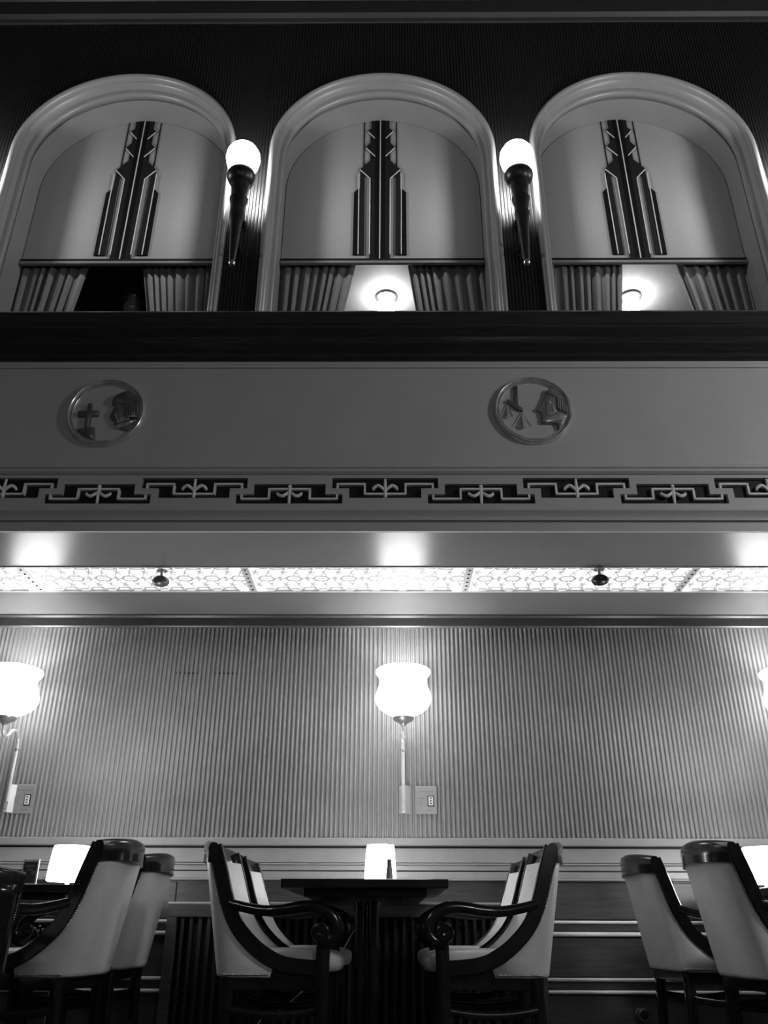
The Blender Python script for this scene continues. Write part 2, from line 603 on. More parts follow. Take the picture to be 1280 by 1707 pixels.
def applique(parent, x0):
    CX = 432.0

    def q(zx, zy):
        return pv(540 + zx * .2167, 170 + zy * .2167)
    ax = q(CX, 600)[0]

    def half(pts):
        """points given as (half width in picture units, y) down one side"""
        out = []
        for hw, zy in pts:
            a = q(CX + hw, zy)
            b = q(CX - hw, zy)
            out.append(((a[0] - b[0]) / 2, a[1]))
        return out
    ztop = lambda x: ZSP + math.sqrt(max(.001, (RI - .004) ** 2 - x * x))
    zlow = zv0 + .035
    main = half([(70, 110), (70, 212), (95, 230), (42, 290), (110, 355), (40, 425), (152, 525), (78, 595), (79, 1180)])
    main[0] = (main[0][0], ztop(main[0][0]) - .001)
    main[-1] = (main[-1][0], zlow)
    pts = [(ax + a, b) for a, b in main] + [(ax - a, b) for a, b in reversed(main)]
    MB().poly(pts, YV - .012, YV + .001).build('dark_band', 'valance_dark', parent, smooth=False)
    # black middle stripes
    for s in (-1, 1):
        a = half([(8, 110), (8, 1180)])
        b = half([(38, 110), (38, 1180)])
        zt_ = ztop(b[0][0]) - .002
        MB().poly([(ax + s * a[0][0], zt_), (ax + s * b[0][0], zt_), (ax + s * b[1][0], zlow), (ax + s * a[1][0], zlow)], YV - .0135, YV - .011).build('black_stripe', 'valance_black', parent, smooth=False)
        # band beside and outer band
        a = half([(118, 572), (153, 535), (160, 1180), (119, 1180)])
        MB().poly([(ax + s * x, max(z, zlow)) for x, z in a], YV - .009, YV + .001).build('side_band', 'valance_dark', parent, smooth=False)
        a = half([(164, 670), (200, 702), (208, 1180), (170, 1180)])
        MB().poly([(ax + s * x, max(z, zlow)) for x, z in a], YV - .009, YV + .001).build('outer_band', 'valance_black', parent, smooth=False)
        # dark fabric patches behind the zigzag
        for t0, t1 in ((255, 330), (390, 450)):
            a = half([(42, (t0 + t1) / 2 - 4), (77, t0), (77, t1)])
            MB().poly([(ax + s * x, z) for x, z in a], YV - .006, YV + .001).build('corner_patch', 'valance_dark', parent, smooth=False)
        # dark cords and pale piping
        a = half([(122, 110), (127, 505)])
        a[0] = (a[0][0], ztop(a[0][0]))
        MB().tube([(ax + s * x, YV - .003, z) for x, z in a], .004, 6).build('dark_cord', 'valance_black', parent)
        for pts_ in ([(95, 238), (42, 290)], [(110, 362), (40, 428)], [(152, 532), (78, 598), (79, 1180)], [(162, 560), (166, 1180)]):
            a = half(pts_)
            MB().tube([(ax + s * x, YV - .012, max(z, zlow)) for x, z in a], .004, 6).build('piping', 'piping', parent)
    a = q(CX, 110)
    MB().tube([(ax, YV - .014, ztop(0) - .003), (ax, YV - .014, zlow)], .0045, 6).build('centre_piping', 'piping', parent)


def curtain(xl_top, xr_top, xl_bot, xr_bot, n, label, window_x, seed):
    """pleated curtain hanging behind the valance; picture columns at y=442 and y=516"""
    YC = YV + .05
    rnd = random.Random(seed)
    ztop, zbot = zv0 + .10, zt + .004
    a0, a1 = at(xl_top, 442, YC).x, at(xr_top, 442, YC).x
    b0, b1 = at(xl_bot, 516, YC).x, at(xr_bot, 516, YC).x
    zA, zB = zat(442, YC), zat(516, YC)
    ph = [rnd.uniform(-.5, .5) for _ in range(n + 2)]
    wd = [rnd.uniform(.55, 1.5) for _ in range(n)]
    cum = [0.0]
    for q in wd:
        cum.append(cum[-1] + q / sum(wd))
    amp = [rnd.uniform(.55, 1.25) for _ in range(n + 1)]

    def fn(u, v):
        z = ztop + (zbot - ztop) * v
        t = (z - zA) / (zB - zA)
        xl = a0 + (b0 - a0) * t
        xr = a1 + (b1 - a1) * t
        k = u * n
        i = int(k)
        d = math.sin(2 * math.pi * k) * amp[min(i, n - 1)]
        uu = interp(u, [q / n for q in range(n + 1)], cum)
        return (xl + (xr - xl) * uu + .004 * math.cos(4 * math.pi * k), YC + .022 * d * (.7 + .5 * v), z)
    mb = MB().grid(fn, n * 10, 8)
    o = mb.build('curtain', 'curtain', None, angle=80, solid=.004)
    tag(o, label, 'curtain', 'curtains in the gallery arches')
    return o


for k, xc in enumerate(XW):
    win = struct(empty('window_%d' % (k + 1), (xc, 0, 0)))
    # reveal of the arch
    arch_sweep([(RI, YU + .13), (RI, YV + .03), (RI + .03, YV + .03), (RI + .03, YU + .13)], zt).build('reveal', 'cream', win, angle=30)
    # moulded arch frame: large outer roll, groove, splayed inner bead set back, dark quirk
    pr = [(RI + .028, YU + .135), (RI + .016, YU + .128), (RI + .012, YU + .112)]
    for i in range(8):
        a = math.pi * i / 7
        pr.append((RI + .006 - .022 * math.sin(a), YU + .082 + .028 * math.cos(a)))
    pr += [(RI + .016, YU + .048), (RI + .020, YU + .006), (RI + .026, YU - .004), (RI + .032, YU - .010)]
    for i in range(9):
        a = math.pi * i / 8
        pr.append((RI + .0545 - .0225 * math.cos(a), YU - .018 - .034 * math.sin(a)))
    pr += [(RO, YU - .012), (RO, YU + .004), (RI + .034, YU + .02)]
    arch_sweep(pr, zt).build('arch_frame', 'cream', win, angle=30)

vlab = ['pale valance with black deco appliqué above the dark curtain gap',
        'pale valance with black deco appliqué in the arch between both torch lamps',
        'pale valance with black deco appliqué over the narrowest straight-edged curtain gap']
for k, xc in enumerate(XW):
    v = empty('valance', (xc, 0, 0))
    pts = [(x * .998, z) for x, z in arch_path(RI - .004, zv0 + .02)]
    MB().poly(pts, YV, YV + .012).build('fabric', 'valance', v, smooth=False)
    MB().box(-RI + .004, RI - .004, YV - .02, YV + .002, zv0 + .012, zv0 + .036).build('dark_border', 'valance_dark', v, smooth=False, bevel=.004)
    MB().box(-RI + .004, RI - .004, YV - .024, YV + .002, zv0 - .012, zv0 + .012).build('pale_border', 'curtain', v, smooth=False, bevel=.005)
    applique(v, xc)
    tag(v, vlab[k], 'valance', 'valances in the gallery arches')

curtain(10, 149, -5, 122, 8, 'left curtain of the dark arch, swept aside at an angle', XW[0], 1)
curtain(238, 352, 244, 346, 8, 'right curtain of the dark arch, hanging straight beside the black gap', XW[0], 2)
curtain(464, 592, 460, 573, 8, 'left curtain of the middle arch beside the brightly lit gap', XW[1], 3)
curtain(679, 818, 692, 826, 9, 'right curtain of the middle arch beside the brightly lit gap', XW[1], 4)
curtain(922, 1036, 928, 1036, 8, 'left curtain of the lit arch with the straight hanging edge', XW[2], 5)
curtain(1127, 1262, 1156, 1275, 8, 'dark right curtain swept steeply aside from the lit gap', XW[2], 6)

# ---- room behind the arches
ZMC = zv0 + .12
struct(MB().box(XL, XW[0] + WSP / 2, YB + .29, YB + .3, zt - .6, ZMC).build('wall_unlit_shade', 'unlit_shade', smooth=False))  # dark sheet painting the unlit bay's shade behind the left curtain gap
mz = struct(MB().box(XL, XR, YB + .3, YB + .4, zt - .6, ZMC + .3).build('wall_gallery', 'mezz_wall', smooth=False))
xpart = XW[0] + WSP / 2
struct(MB().box(xpart, XR, YV + .1, YB + .4, ZMC, ZMC + .08).build('ceiling_gallery', 'mezz_wall', smooth=False))
struct(MB().box(XL, xpart, YV + .1, YB + .4, ZMC, ZMC + .08).build('ceiling_unlit_shade', 'unlit_shade', smooth=False))  # left bay ceiling coloured dark so its gap reads as unlit
struct(MB().box(XL, XR, YF + .1, YB + .4, ZS + .3, ZS + .4).build('floor_gallery', 'carpet', smooth=False))
for xx in (XW[0] + WSP / 2, XW[2] + WSP / 2, XW[0] - WSP / 2):
    struct(MB().box(xx - .05, xx + .05, YV + .02, YB + .3, ZS + .4, ZMC).build('wall_partition', 'mezz_wall', smooth=False))


def ceiling_lamp(px, py, lit, label):
    p = atz(px, py, ZMC - .07)
    t = empty('ceiling_lamp', (p.x, p.y, ZMC))
    MB().lathe([(.01, 0), (.078, 0), (.082, -.012), (.078, -.022), (.06, -.026), (.01, -.026)], seg=28).build('canopy', 'steel', t)
    MB().lathe([(.045, -.024), (.05, -.045), (.066, -.065), (.072, -.09), (.066, -.115), (.045, -.138), (.02, -.148), (.002, -.15)], seg=28).build('globe', 'opal_mezz' if lit else 'opal_off', t)
    tag(t, label, 'ceiling lamp', 'lamps in the room behind the arches')


ceiling_lamp(644, 507, True, 'lit globe lamp seen through the middle curtained arch')
ceiling_lamp(1052, 507, True, 'lit globe lamp at the straight edge of a curtain')
ceiling_lamp(221, 512, False, 'unlit globe lamp in the dark curtain gap')


# ------------------------------------------------------------------ torch lamps between the arches
def torch(x, label):
    YT = .20
    z0 = zat(438, YU - YT)
    t = empty('torch_lamp', (x, YU - .008, z0))
    c = (0, -YT, 0)
    zc = zat(296, YU - YT) - z0
    zg = zat(265, YU - YT) - z0
    MB().lathe([(.002, -.03), (.016, -.024), (.022, -.008), (.018, .008), (.012, .014), (.002, .016)], c, 20).build('finial', 'steel', t)
    MB().lathe([(.002, .01), (.02, .012), (.022, .03), (.022, .04), (.038, zc * .45), (.050, zc * .55), (.043, zc * .58), (.050, zc * .66), (.060, zc * .72), (.051, zc * .745), (.056, zc * .84), (.062, zc * .9), (.03, zc * .93), (.002, zc * .93)], c, 24).build('stem', 'bronze', t)
    MB().lathe([(.03, zc - .075), (.058, zc - .068), (.078, zc - .048), (.092, zc - .016), (.094, zc + .006), (.086, zc + .028), (.068, zc + .042), (.05, zc + .045), (.002, zc + .045)], c, 30).build('cup', 'bronze', t)
    g0 = zc + .035
    gt = zat(238, YU - YT) - z0 - .055
    h = gt - g0
    MB().lathe([(.045, g0), (.056, g0 + .03 * h), (.084, g0 + .16 * h), (.104, g0 + .34 * h), (.113, g0 + .55 * h), (.109, g0 + .72 * h), (.090, g0 + .88 * h), (.055, g0 + .97 * h), (.02, g0 + h), (.001, g0 + h)], c, 36).build('globe', 'opal_torch', t)
    for zz in (zc * .35, zc * .7):
        MB().tube([(0, -YT, zz), (0, 0, zz)], .014, 10).build('bracket', 'bronze', t)
        o = MB().lathe([(.002, -.004), (.03, -.004), (.03, .004), (.002, .004)], (0, 0, 0), 18).build('wall_rosette', 'bronze', t)
        o.rotation_euler = (R(90), 0, 0)
        o.location = (0, -.006, zz)
    ld = bpy.data.lights.new('bulb', 'POINT')
    ld.energy = W_TORCH_BULB
    ld.shadow_soft_size = .03
    lo = bpy.data.objects.new('bulb', ld)
    COL.objects.link(lo)
    lo.parent = t
    lo.location = (0, -YT, g0 + .5 * h)
    tag(t, label, 'wall lamp', 'torch lamps on the piers')


xt1, xt2 = at(406, 265, YU - .2).x, at(861, 265, YU - .2).x
torch(xt1, 'torch-shaped bronze wall lamp with glowing globe beside the arch with the dark gap')
torch(xt2, 'torch-shaped bronze wall lamp with glowing globe beside the arch with the straight-edged curtain')
torch(xt1 - (xt2 - xt1), 'torch-shaped wall lamp beyond the dark-gap arch, just out of view')
torch(xt2 + (xt2 - xt1), 'torch-shaped wall lamp beyond the arch with the steeply swept curtain, just out of view')


# ------------------------------------------------------------------ medallions on the fascia
def relief(name, pts, parent, mat, y0, depth, ins=.005):
    """closed (x,z) outline raised from y0 toward the room with rounded shoulders"""
    bm = bmesh.new()
    vs = [bm.verts.new((x, y0, z)) for x, z in pts]
    f = bm.faces.new(vs)
    bm.normal_update()
    if f.normal.y > 0:
        bmesh.ops.reverse_faces(bm, faces=[f])
    r = bmesh.ops.extrude_face_region(bm, geom=[f])
    top = [g for g in r['geom'] if isinstance(g, bmesh.types.BMFace)]
    for vv in [g for g in r['geom'] if isinstance(g, bmesh.types.BMVert)]:
        vv.co.y -= depth * .6
    bm.normal_update()
    bmesh.ops.inset_region(bm, faces=top, thickness=ins * .5, depth=depth * .28, use_even_offset=False)
    bmesh.ops.inset_region(bm, faces=top, thickness=ins, depth=depth * .12, use_even_offset=False)
    bmesh.ops.triangulate(bm, faces=[g for g in bm.faces if len(g.verts) > 4])
    me = bpy.data.meshes.new(name)
    bm.to_mesh(me)
    bm.free()
    me.materials.append(M[mat])
    me.polygons.foreach_set('use_smooth', [True] * len(me.polygons))
    me.set_sharp_from_angle(angle=R(60))
    o = bpy.data.objects.new(name, me)
    COL.objects.link(o)
    o.parent = parent
    return o


def medallion(cx_px, cy_px, ox, label, kind):
    c = at(cx_px, cy_px, YF)
    t = empty('medallion', (c.x, YF, c.z))
    RM = .205

    def ring(name, r0, w_, h_, mat):
        prof = [(r0 - w_, .002), (r0 - w_ * .9, -h_ * .5), (r0 - w_ * .45, -h_ * .9), (r0, -h_), (r0 + w_ * .45, -h_ * .9), (r0 + w_ * .9, -h_ * .5), (r0 + w_, .002)]
        seg = 64
        rings = [[(r * math.cos(2 * math.pi * k / seg), y, r * math.sin(2 * math.pi * k / seg)) for r, y in prof] for k in range(seg + 1)]
        return MB().loft(rings, False, False).build(name, mat, t, angle=60)
    seg = 64
    MB().poly([(RM * math.cos(2 * math.pi * k / seg), RM * math.sin(2 * math.pi * k / seg)) for k in range(seg)], -.008, .002).build('ground', 'fascia', t, smooth=False)
    ring('outer_rim', RM + .012, .011, .032, 'pewter')
    ring('inner_rim', RM - .010, .006, .020, 'pewter')

    def P(zx, zy):
        p = at(ox + zx * .1875, 610 + zy * .1875, YF - .02)
        x, z = p.x - c.x, p.z - c.z
        d = math.hypot(x, z)
        lim = RM - .012
        if d > lim:
            x, z = x * lim / d, z * lim / d
        return (x, z)
    PL = lambda L: [P(a, b) for a, b in L]
    if kind == 'scales':
        relief('head', PL([(715, 210), (690, 235), (682, 270), (664, 300), (652, 330), (648, 350), (628, 372), (608, 390), (614, 402), (640, 408), (646, 420), (650, 432), (644, 445), (652, 456), (660, 466), (652, 484), (664, 508), (690, 516), (745, 514), (790, 516), (800, 545), (825, 580), (870, 530), (898, 478), (910, 430), (905, 370), (885, 310), (845, 250), (785, 214)]), t, 'pewter_mid', -.006, .026, .004)
        relief('cheek', PL([(680, 300), (720, 290), (780, 300), (790, 400), (760, 440), (700, 440), (690, 420), (684, 350)]), t, 'pewter_mid', -.028, .008, .008)
        relief('jaw', PL([(664, 500), (720, 470), (800, 440), (880, 452), (868, 472), (790, 500), (700, 514)]), t, 'pewter', -.024, .016, .003)
        relief('cap', PL([(715, 212), (785, 216), (845, 252), (885, 308), (790, 296), (760, 280), (688, 250)]), t, 'pewter_mid', -.024, .014, .003)
        for i in range(7):
            a, b = 792 + i * 15, 296 + i * 2.0
            bot = 402 + i * 6.5
            relief('hair_strand', PL([(a, b), (a + 11, b + 1), (a + 13 + i, bot), (a + i * 1.0 + 1, bot - 3)]), t, 'pewter', -.024, .022, .0012)
        relief('ear', PL([(742, 372), (760, 366), (776, 380), (770, 408), (748, 404)]), t, 'pewter', -.028, .012, .002)
        relief('eye', PL([(700, 330), (722, 326), (740, 346), (716, 350)]), t, 'pewter', -.036, .006, .0015)
        relief('staff', PL([(408, 178), (440, 178), (446, 352), (412, 348)]), t, 'pewter_dark', -.006, .02, .002)
        relief('beam', PL([(346, 300), (368, 298), (490, 380), (486, 404), (440, 392), (344, 322)]), t, 'pewter_dark', -.006, .022, .003)
        for (ax, ay), bl, bm_, br in (((350, 332), (288, 440), (346, 462), (398, 440)), ((480, 408), (404, 526), (490, 556), (568, 530))):
            a, l, m_, r_ = P(ax, ay), P(*bl), P(*bm_), P(*br)
            mid = P(ax - 4, (ay + bm_[1]) / 2 + 30)
            ap = (a[0], -.012, a[1])
            mb = MB().add([(a[0], -.012, a[1]), (l[0], -.008, l[1]), (m_[0], -.03, m_[1]), (r_[0], -.008, r_[1]), (a[0], -.006, a[1]), (m_[0], -.004, m_[1])],
                          [(0, 1, 2), (0, 2, 3), (4, 1, 5), (4, 5, 3), (1, 2, 5), (2, 3, 5)])
            sp = mb.build('scale_pan', 'pewter', t, smooth=False)
            for e in (l, m_, r_):
                MB().tube([(a[0], -.014, a[1]), (e[0], -.012 if e is not m_ else -.031, e[1])], .003, 6).build('pan_chain', 'pewter', sp)
    else:
        relief('head', PL([(700, 330), (690, 350), (696, 375), (684, 398), (664, 432), (654, 450), (668, 458), (664, 470), (678, 478), (688, 486), (690, 500), (696, 520), (720, 528), (790, 500), (830, 480), (830, 330)]), t, 'pewter_dark', -.006, .024, .004)
        relief('hair', PL([(860, 222), (800, 234), (735, 258), (695, 290), (682, 318), (684, 350), (740, 344), (800, 356), (818, 400), (822, 462), (880, 470), (935, 474), (955, 420), (962, 360), (940, 290), (905, 245)]), t, 'pewter_dark', -.006, .032, .005)
        relief('jaw', PL([(700, 546), (740, 524), (800, 500), (900, 484), (920, 492), (860, 512), (800, 540), (750, 556)]), t, 'pewter', -.008, .026, .003)
        relief('collar', PL([(740, 560), (820, 545), (900, 515), (910, 530), (850, 568), (800, 572)]), t, 'pewter_dark', -.006, .016, .003)
        relief('ear_fold', PL([(716, 430), (724, 470), (742, 510), (736, 514), (716, 474), (708, 436)]), t, 'pewter', -.026, .012, .0012)
        for i in range(6):
            a = 806 + i * 22
            relief('hair_strand', PL([(a, 300 + i * 3), (a + 6, 302 + i * 3), (a + 20, 462), (a + 12, 462)]), t, 'pewter_dark', -.034, .009, .001)
        relief('hair_edge', PL([(822, 456), (935, 462), (932, 474), (824, 470)]), t, 'pewter', -.034, .008, .001)
        relief('cross', PL([(466, 335), (502, 335), (496, 400), (562, 400), (556, 444), (488, 446), (474, 556), (430, 556), (442, 450), (370, 452), (376, 406), (456, 402)]), t, 'pewter_dark', -.006, .024, .003)
        relief('pedestal', PL([(352, 572), (430, 552), (522, 546), (518, 668), (450, 660), (380, 620)]), t, 'pewter_dark', -.006, .022, .003)
    tag(t, label, 'medallion', 'relief medallions on the fascia')


medallion(178, 690, 60, 'round relief medallion with a helmet-haired head facing a cross', 'cross')
medallion(888, 686, 780, 'round relief medallion with a capped head facing a pair of scales', 'scales')

# ------------------------------------------------------------------ light panels in the soffit
strap_px = [59, 425, 789, 1152]
sx = [atz(p, 966, ZS).x for p in strap_px]
SP = (sx[3] - sx[0]) / 3
sx = [sx[0] + SP * k for k in range(-2, 6)]
yc = (pa + pb) / 2
hw = (pb - pa) / 2 - .008


def lattice():
    mb = MB()
    r = .0075
    z0, z1 = -.004, .006

    def seg(a, b, wd=r):
        d = Vector((b[0] - a[0], b[1] - a[1], 0))
        if d.length < 1e-5:
            return
        n = d.normalized()
        mb.obox(((a[0] + b[0]) / 2, (a[1] + b[1]) / 2, 0), n, (-n.y, n.x, 0), (0, 0, 1), d.length / 2 + wd * .6, wd, .004)
    P = .17
    nx = int(round(SP / P))
    P = SP / nx
    rnd = random.Random(3)
    for i in range(nx):
        cx = -SP / 2 + (i + .5) * P
        for row, cy in enumerate((-hw * .98, 0, hw * .98)):
            off = 0 if row == 1 else P / 2
            X = cx + off
            if X > SP / 2 - .07:
                continue
            a, b = P * .30, hw * .20
            hexa = [(X - a, cy), (X - a * .55, cy - b), (X + a * .55, cy - b), (X + a, cy), (X + a * .55, cy + b), (X - a * .55, cy + b)]
            hexa = [(x, max(-hw, min(hw, y))) for x, y in hexa]
            for q in range(6):
                seg(hexa[q], hexa[(q + 1) % 6])
            if row == 1:
                seg((X - a * .4, cy), (X + a * .4, cy), .004)
                if i < nx - 1:
                    seg((X + a, cy), (X + P - a, cy), .004)
        # feathered leaves in two rows
        for s in (-1, 1):
            for k in range(2):
                x0 = cx - P * .45 + k * P * .48
                seg((x0, s * hw * .3), (x0 + P * .2, s * hw * .78), .004)
                seg((x0 + P * .2, s * hw * .3), (x0 + P * .06, s * hw * .55), .004)
            seg((cx - P * .44, s * hw * .62), (cx - P * .2, s * hw * .5), .004)
            # small diamonds
            if i == nx - 1:
                continue
            mb.obox((cx + P * .5, s * hw * .12, 0), (1, 1, 0), (-1, 1, 0), (0, 0, 1), .010, .010, .004)
            mb.obox((cx, s * hw * .88, 0), (1, 0, 0), (0, 1, 0), (0, 0, 1), P * .16, .010, .004)
    return mb.mesh('pattern_lattice', M['panel_lead'], smooth=False)


PLAB = ['backlit glass ceiling panel beyond the curled-arm sconce, out of view',
        'backlit glass ceiling panel over the framed-card table, beside the one with the polished ball',
        'backlit glass ceiling panel with the polished dark ball finial below it',
        'backlit glass ceiling panel over the pedestal table, without a finial',
        'backlit glass ceiling panel with the pierced dark ball finial below it',
        'backlit glass ceiling panel over the wall-socket side table, beside the one with the pierced ball',
        'backlit glass ceiling panel beyond the wall-socket side table, out of view']
lat = lattice()
for k in range(len(sx) - 1):
    xc = (sx[k] + sx[k + 1]) / 2
    t = empty('light_panel', (xc, yc, ZS))
    MB().box(-SP / 2 + .002, SP / 2 - .002, -hw + .001, hw - .001, .012, .02).build('glass_sheet', 'panel_glass', t, smooth=False)
    o = bpy.data.objects.new('pattern_lattice', lat)
    COL.objects.link(o)
    o.parent = t
    o.location = (0, 0, .007)
    tag(o, kind='stuff')
    st = MB().box(SP / 2 - .049, SP / 2 - .001, -hw + .001, hw - .001, -.004, .012).build('strap', 'strap', t, smooth=False, bevel=.003)
    for j in range(6):
        MB().lathe([(.001, -.010), (.006, -.008), (.008, -.003), (.001, -.003)], (SP / 2 - .025, -hw + hw * 2 * (j + .5) / 6, 0), 8).build('stud', 'bronze', st)
    tag(t, PLAB[k], 'light panel', 'backlit panels along the soffit')

for px, py, lab in ((268, 969, 'polished dark ball finial hanging below the light panels, towards the cross medallion'), (1000, 967, 'pierced dark ball finial hanging below the light panels, towards the scales medallion')):
    p = atz(px, py, ZS - .075)
    t = empty('ball_finial', (p.x, p.y, ZS))
    MB().lathe([(.002, -.006), (.034, -.006), (.034, -.010), (.012, -.012), (.010, -.05), (.02, -.054), (.002, -.054)], seg=20).build('stem', 'pewter', t)
    rb = .052
    MB().lathe([(.001, -.052)] + [(rb * math.sin(math.pi * i / 10), -.075 + rb * .62 * math.cos(math.pi * i / 10)) for i in range(1, 10)] + [(.001, -.108)], seg=28).build('ball', 'bronze' if px > 600 else 'pewter_dark', t)
    tag(t, lab, 'finial', 'ball finials under the light panels')


# ------------------------------------------------------------------ wall sconces of the lower wall
def sconce(px, label, k):
    YS = .30
    c = at(px, 1157, YB - YS)
    zt_, zb2 = zat(1119, YB - YS), zat(1192, YB - YS)
    zo = zat(1333, YB - .03)
    t = empty('wall_sconce', (c.x, YB - .012, zo))
    H = zt_ - zb2
    b = zb2 - zo
    pr = [(.03, -.05), (.07, -.04), (.125, .05), (.162, .16), (.181, .30), (.180, .40), (.166, .54), (.155, .66), (.152, .76), (.158, .84), (.172, .89), (.178, .93), (.178, .97), (.170, 1.0)]
    prf = [(r, b + .004 + H * q) for r, q in pr]
    inner = [(r - .006, b + .010 + H * q * .99) for r, q in reversed(pr)]
    MB().lathe(prf + inner, (0, -YS, 0), 44, caps=False).build('shade', 'opal_sconce', t)
    MB().lathe([(.002, b - .078), (.010, b - .076), (.018, b - .062), (.03, b - .054), (.060, b - .038), (.070, b - .022), (.066, b - .012), (.05, b - .008), (.002, b - .008)], (0, -YS, 0), 28).build('shade_cup', 'pewter_mid', t)
    zr = zat(1222, YB - .1) - zo
    path = spline([(0, -.045, -.02), (0, -.045, zr * .5), (0, -.045, zr - .09), (0, -.055, zr - .04), (0, -.10, zr), (0, -.16, zr - .005), (0, -.22, zr - .05), (0, -.27, zr - .055), (0, -.298, zr - .03), (0, -.30, b - .07)], 48)
    MB().tube(path, .012, 12).build('arm', 'nickel', t)
    MB().lathe([(.002, zr - .115), (.015, zr - .112), (.015, zr - .10), (.002, zr - .097)], (0, -.045, 0), 16).build('collar', 'steel', t)
    # faceted wall bracket
    hh = (zat(1310, YB - .04) - zat(1357, YB - .04)) / 2
    mb = MB().loft([[(-.03, .0, s), (-.012, -.05, s), (.012, -.05, s), (.045, .0, s)] for s in (-hh, hh)], True, True)
    mb.build('bracket', 'nickel', t, smooth=False, bevel=.002)
    for s in (-1, 1):
        o = MB().lathe([(.001, .004), (.004, .003), (.005, 0), (.001, 0)], (0, 0, 0), 8).build('screw', 'steel', t)
        o.location = (0, -.0505, s * hh * .75)
        o.rotation_euler = (R(90), 0, 0)
    tag(t, label, 'wall lamp', 'opal glass sconces on the fluted wall')
    # the bulb inside the open shade
    ld = bpy.data.lights.new('bulb', 'POINT')
    ld.energy = W_SCONCE_BULB
    ld.shadow_soft_size = .035
    lo = bpy.data.objects.new('bulb', ld)
    COL.objects.link(lo)
    lo.parent = t
    lo.location = (0, -YS, b + H * .55)
    return t


s1 = at(19, 1157, YB - .3).x
s2 = at(672, 1157, YB - .3).x
s3 = at(1319, 1157, YB - .3).x
sconce(19, 'glowing opal sconce on curled chrome arm, above the table with the framed card', 0)
sconce(672, 'glowing opal sconce on chrome arm, above the pedestal table with the shaker', 1)
sconce(1319, 'glowing opal sconce on the fluted wall above the table nearest the wall socket', 2)


def switch_plate(x0, x1, y0, y1, label):
    a, b = at(x0, y1, YB - .03), at(x1, y0, YB - .03)
    cx, cz = (a.x + b.x) / 2, (a.z + b.z) / 2
    W, H = .070, (b.z - a.z) / 2
    t = empty('switch_plate', (cx, YB - .014, cz))
    MB().box(-W, W, -.012, .004, -H, H).build('plate', 'switch_plate', t, smooth=False, bevel=.003)
    MB().box(.010, .052, -.016, -.010, -H * .46, H * .30).build('switch_frame', 'black_plastic', t, smooth=False, bevel=.002)
    sw = MB().box(.015, .046, -.021, -.014, -H * .40, H * .24).build('rocker', 'white_plastic', t, smooth=False, bevel=.003)
    for q in (.12, -.08, -.26):
        MB().box(.026, .035, -.0222, -.019, H * q - .004, H * q + .004).build('mark', 'black_plastic', sw, smooth=False)
    for xa, xb, q in ((-.048, .048, .58), (-.048, -.012, .12), (-.048, -.02, -.1), (-.044, -.022, -.28), (0, .045, -.72)):
        MB().box(xa, xb, -.0125, -.010, H * q - .0015, H * q + .0015).build('engraved_line', 'ink', t, smooth=False)
    tag(t, label, 'switch plate', 'switch plates by the sconces')


switch_plate(692, 728, 1310, 1357, 'metal switch plate with white rocker beside the chrome bracket above the pedestal table')
switch_plate(18, 57, 1307, 1356, 'metal switch plate with white rocker beside the sconce arm over the framed card')

# access flaps cut into the fluting
for px0, px1 in ((294, 330), (361, 399)):
    a, b = at(px0, 1122, YB), at(px1, 1091, YB)
    ph = 0.0
    x0 = round(a.x / PITCH_F) * PITCH_F
    x1 = round(b.x / PITCH_F) * PITCH_F
    f = flutes(x0, x1, a.z, b.z, YB - .0040, PITCH_F, .017, seg=14)
    o = f.build('access_flap', 'flute', None, angle=60, recalc=False)
    MB().box(x0, x1, YB - .012, YB - .004, a.z - .006, a.z).build('seam', 'groove', o, smooth=False)
    tag(o, 'small fluted access flap cut into the fluted wall, ' + ('nearer the curled-arm sconce' if px0 < 340 else 'nearer the pedestal table'), 'access panel', 'access flaps in the fluted wall')

# ------------------------------------------------------------------ radiator cover behind the middle table
rx0, rx1 = RX0, RX1
zr1 = zat(1505, YB - .12)
zo1 = zat(1530, YB - .12)
rc = empty('radiator_cover', ((rx0 + rx1) / 2, YB - .046, 0))
hwid = (rx1 - rx0) / 2
MB().box(-hwid, hwid, -.11, 0, zo1, zr1).build('top_board', 'panel_wood', rc, smooth=False, bevel=.004)
MB().box(-hwid, hwid, -.114, -.09, zr1 - .012, zr1 + .002).build('edge_bead', 'rail_paint', rc, smooth=False, bevel=.004)
for s in (-1, 1):
    MB().box(min(s * hwid, s * (hwid - .06)), max(s * hwid, s * (hwid - .06)), -.11, 0, 0, zo1).build('side_post', 'panel_wood', rc, smooth=False, bevel=.004)
MB().box(-hwid + .06, hwid - .06, -.012, 0, .05, zo1).build('back_board', 'recess', rc, smooth=False)
MB().box(-hwid + .06, hwid - .06, -.11, 0, 0, .08).build('plinth', 'panel_wood', rc, smooth=False, bevel=.004)
barm = MB().tube([(0, -.075, .08), (0, -.075, zo1)], .013, 10).mesh('grille_bar', M['grille'])
nb = int((hwid - .07) * 2 / .052)
for i in range(nb):
    o = bpy.data.objects.new('grille_bar', barm)
    COL.objects.link(o)
    o.parent = rc
    o.location = (-(hwid - .09) + (hwid - .09) * 2 * i / (nb - 1), 0, 0)
tag(rc, 'low dark radiator cover with vertical grille bars behind the pedestal table', 'radiator cover')

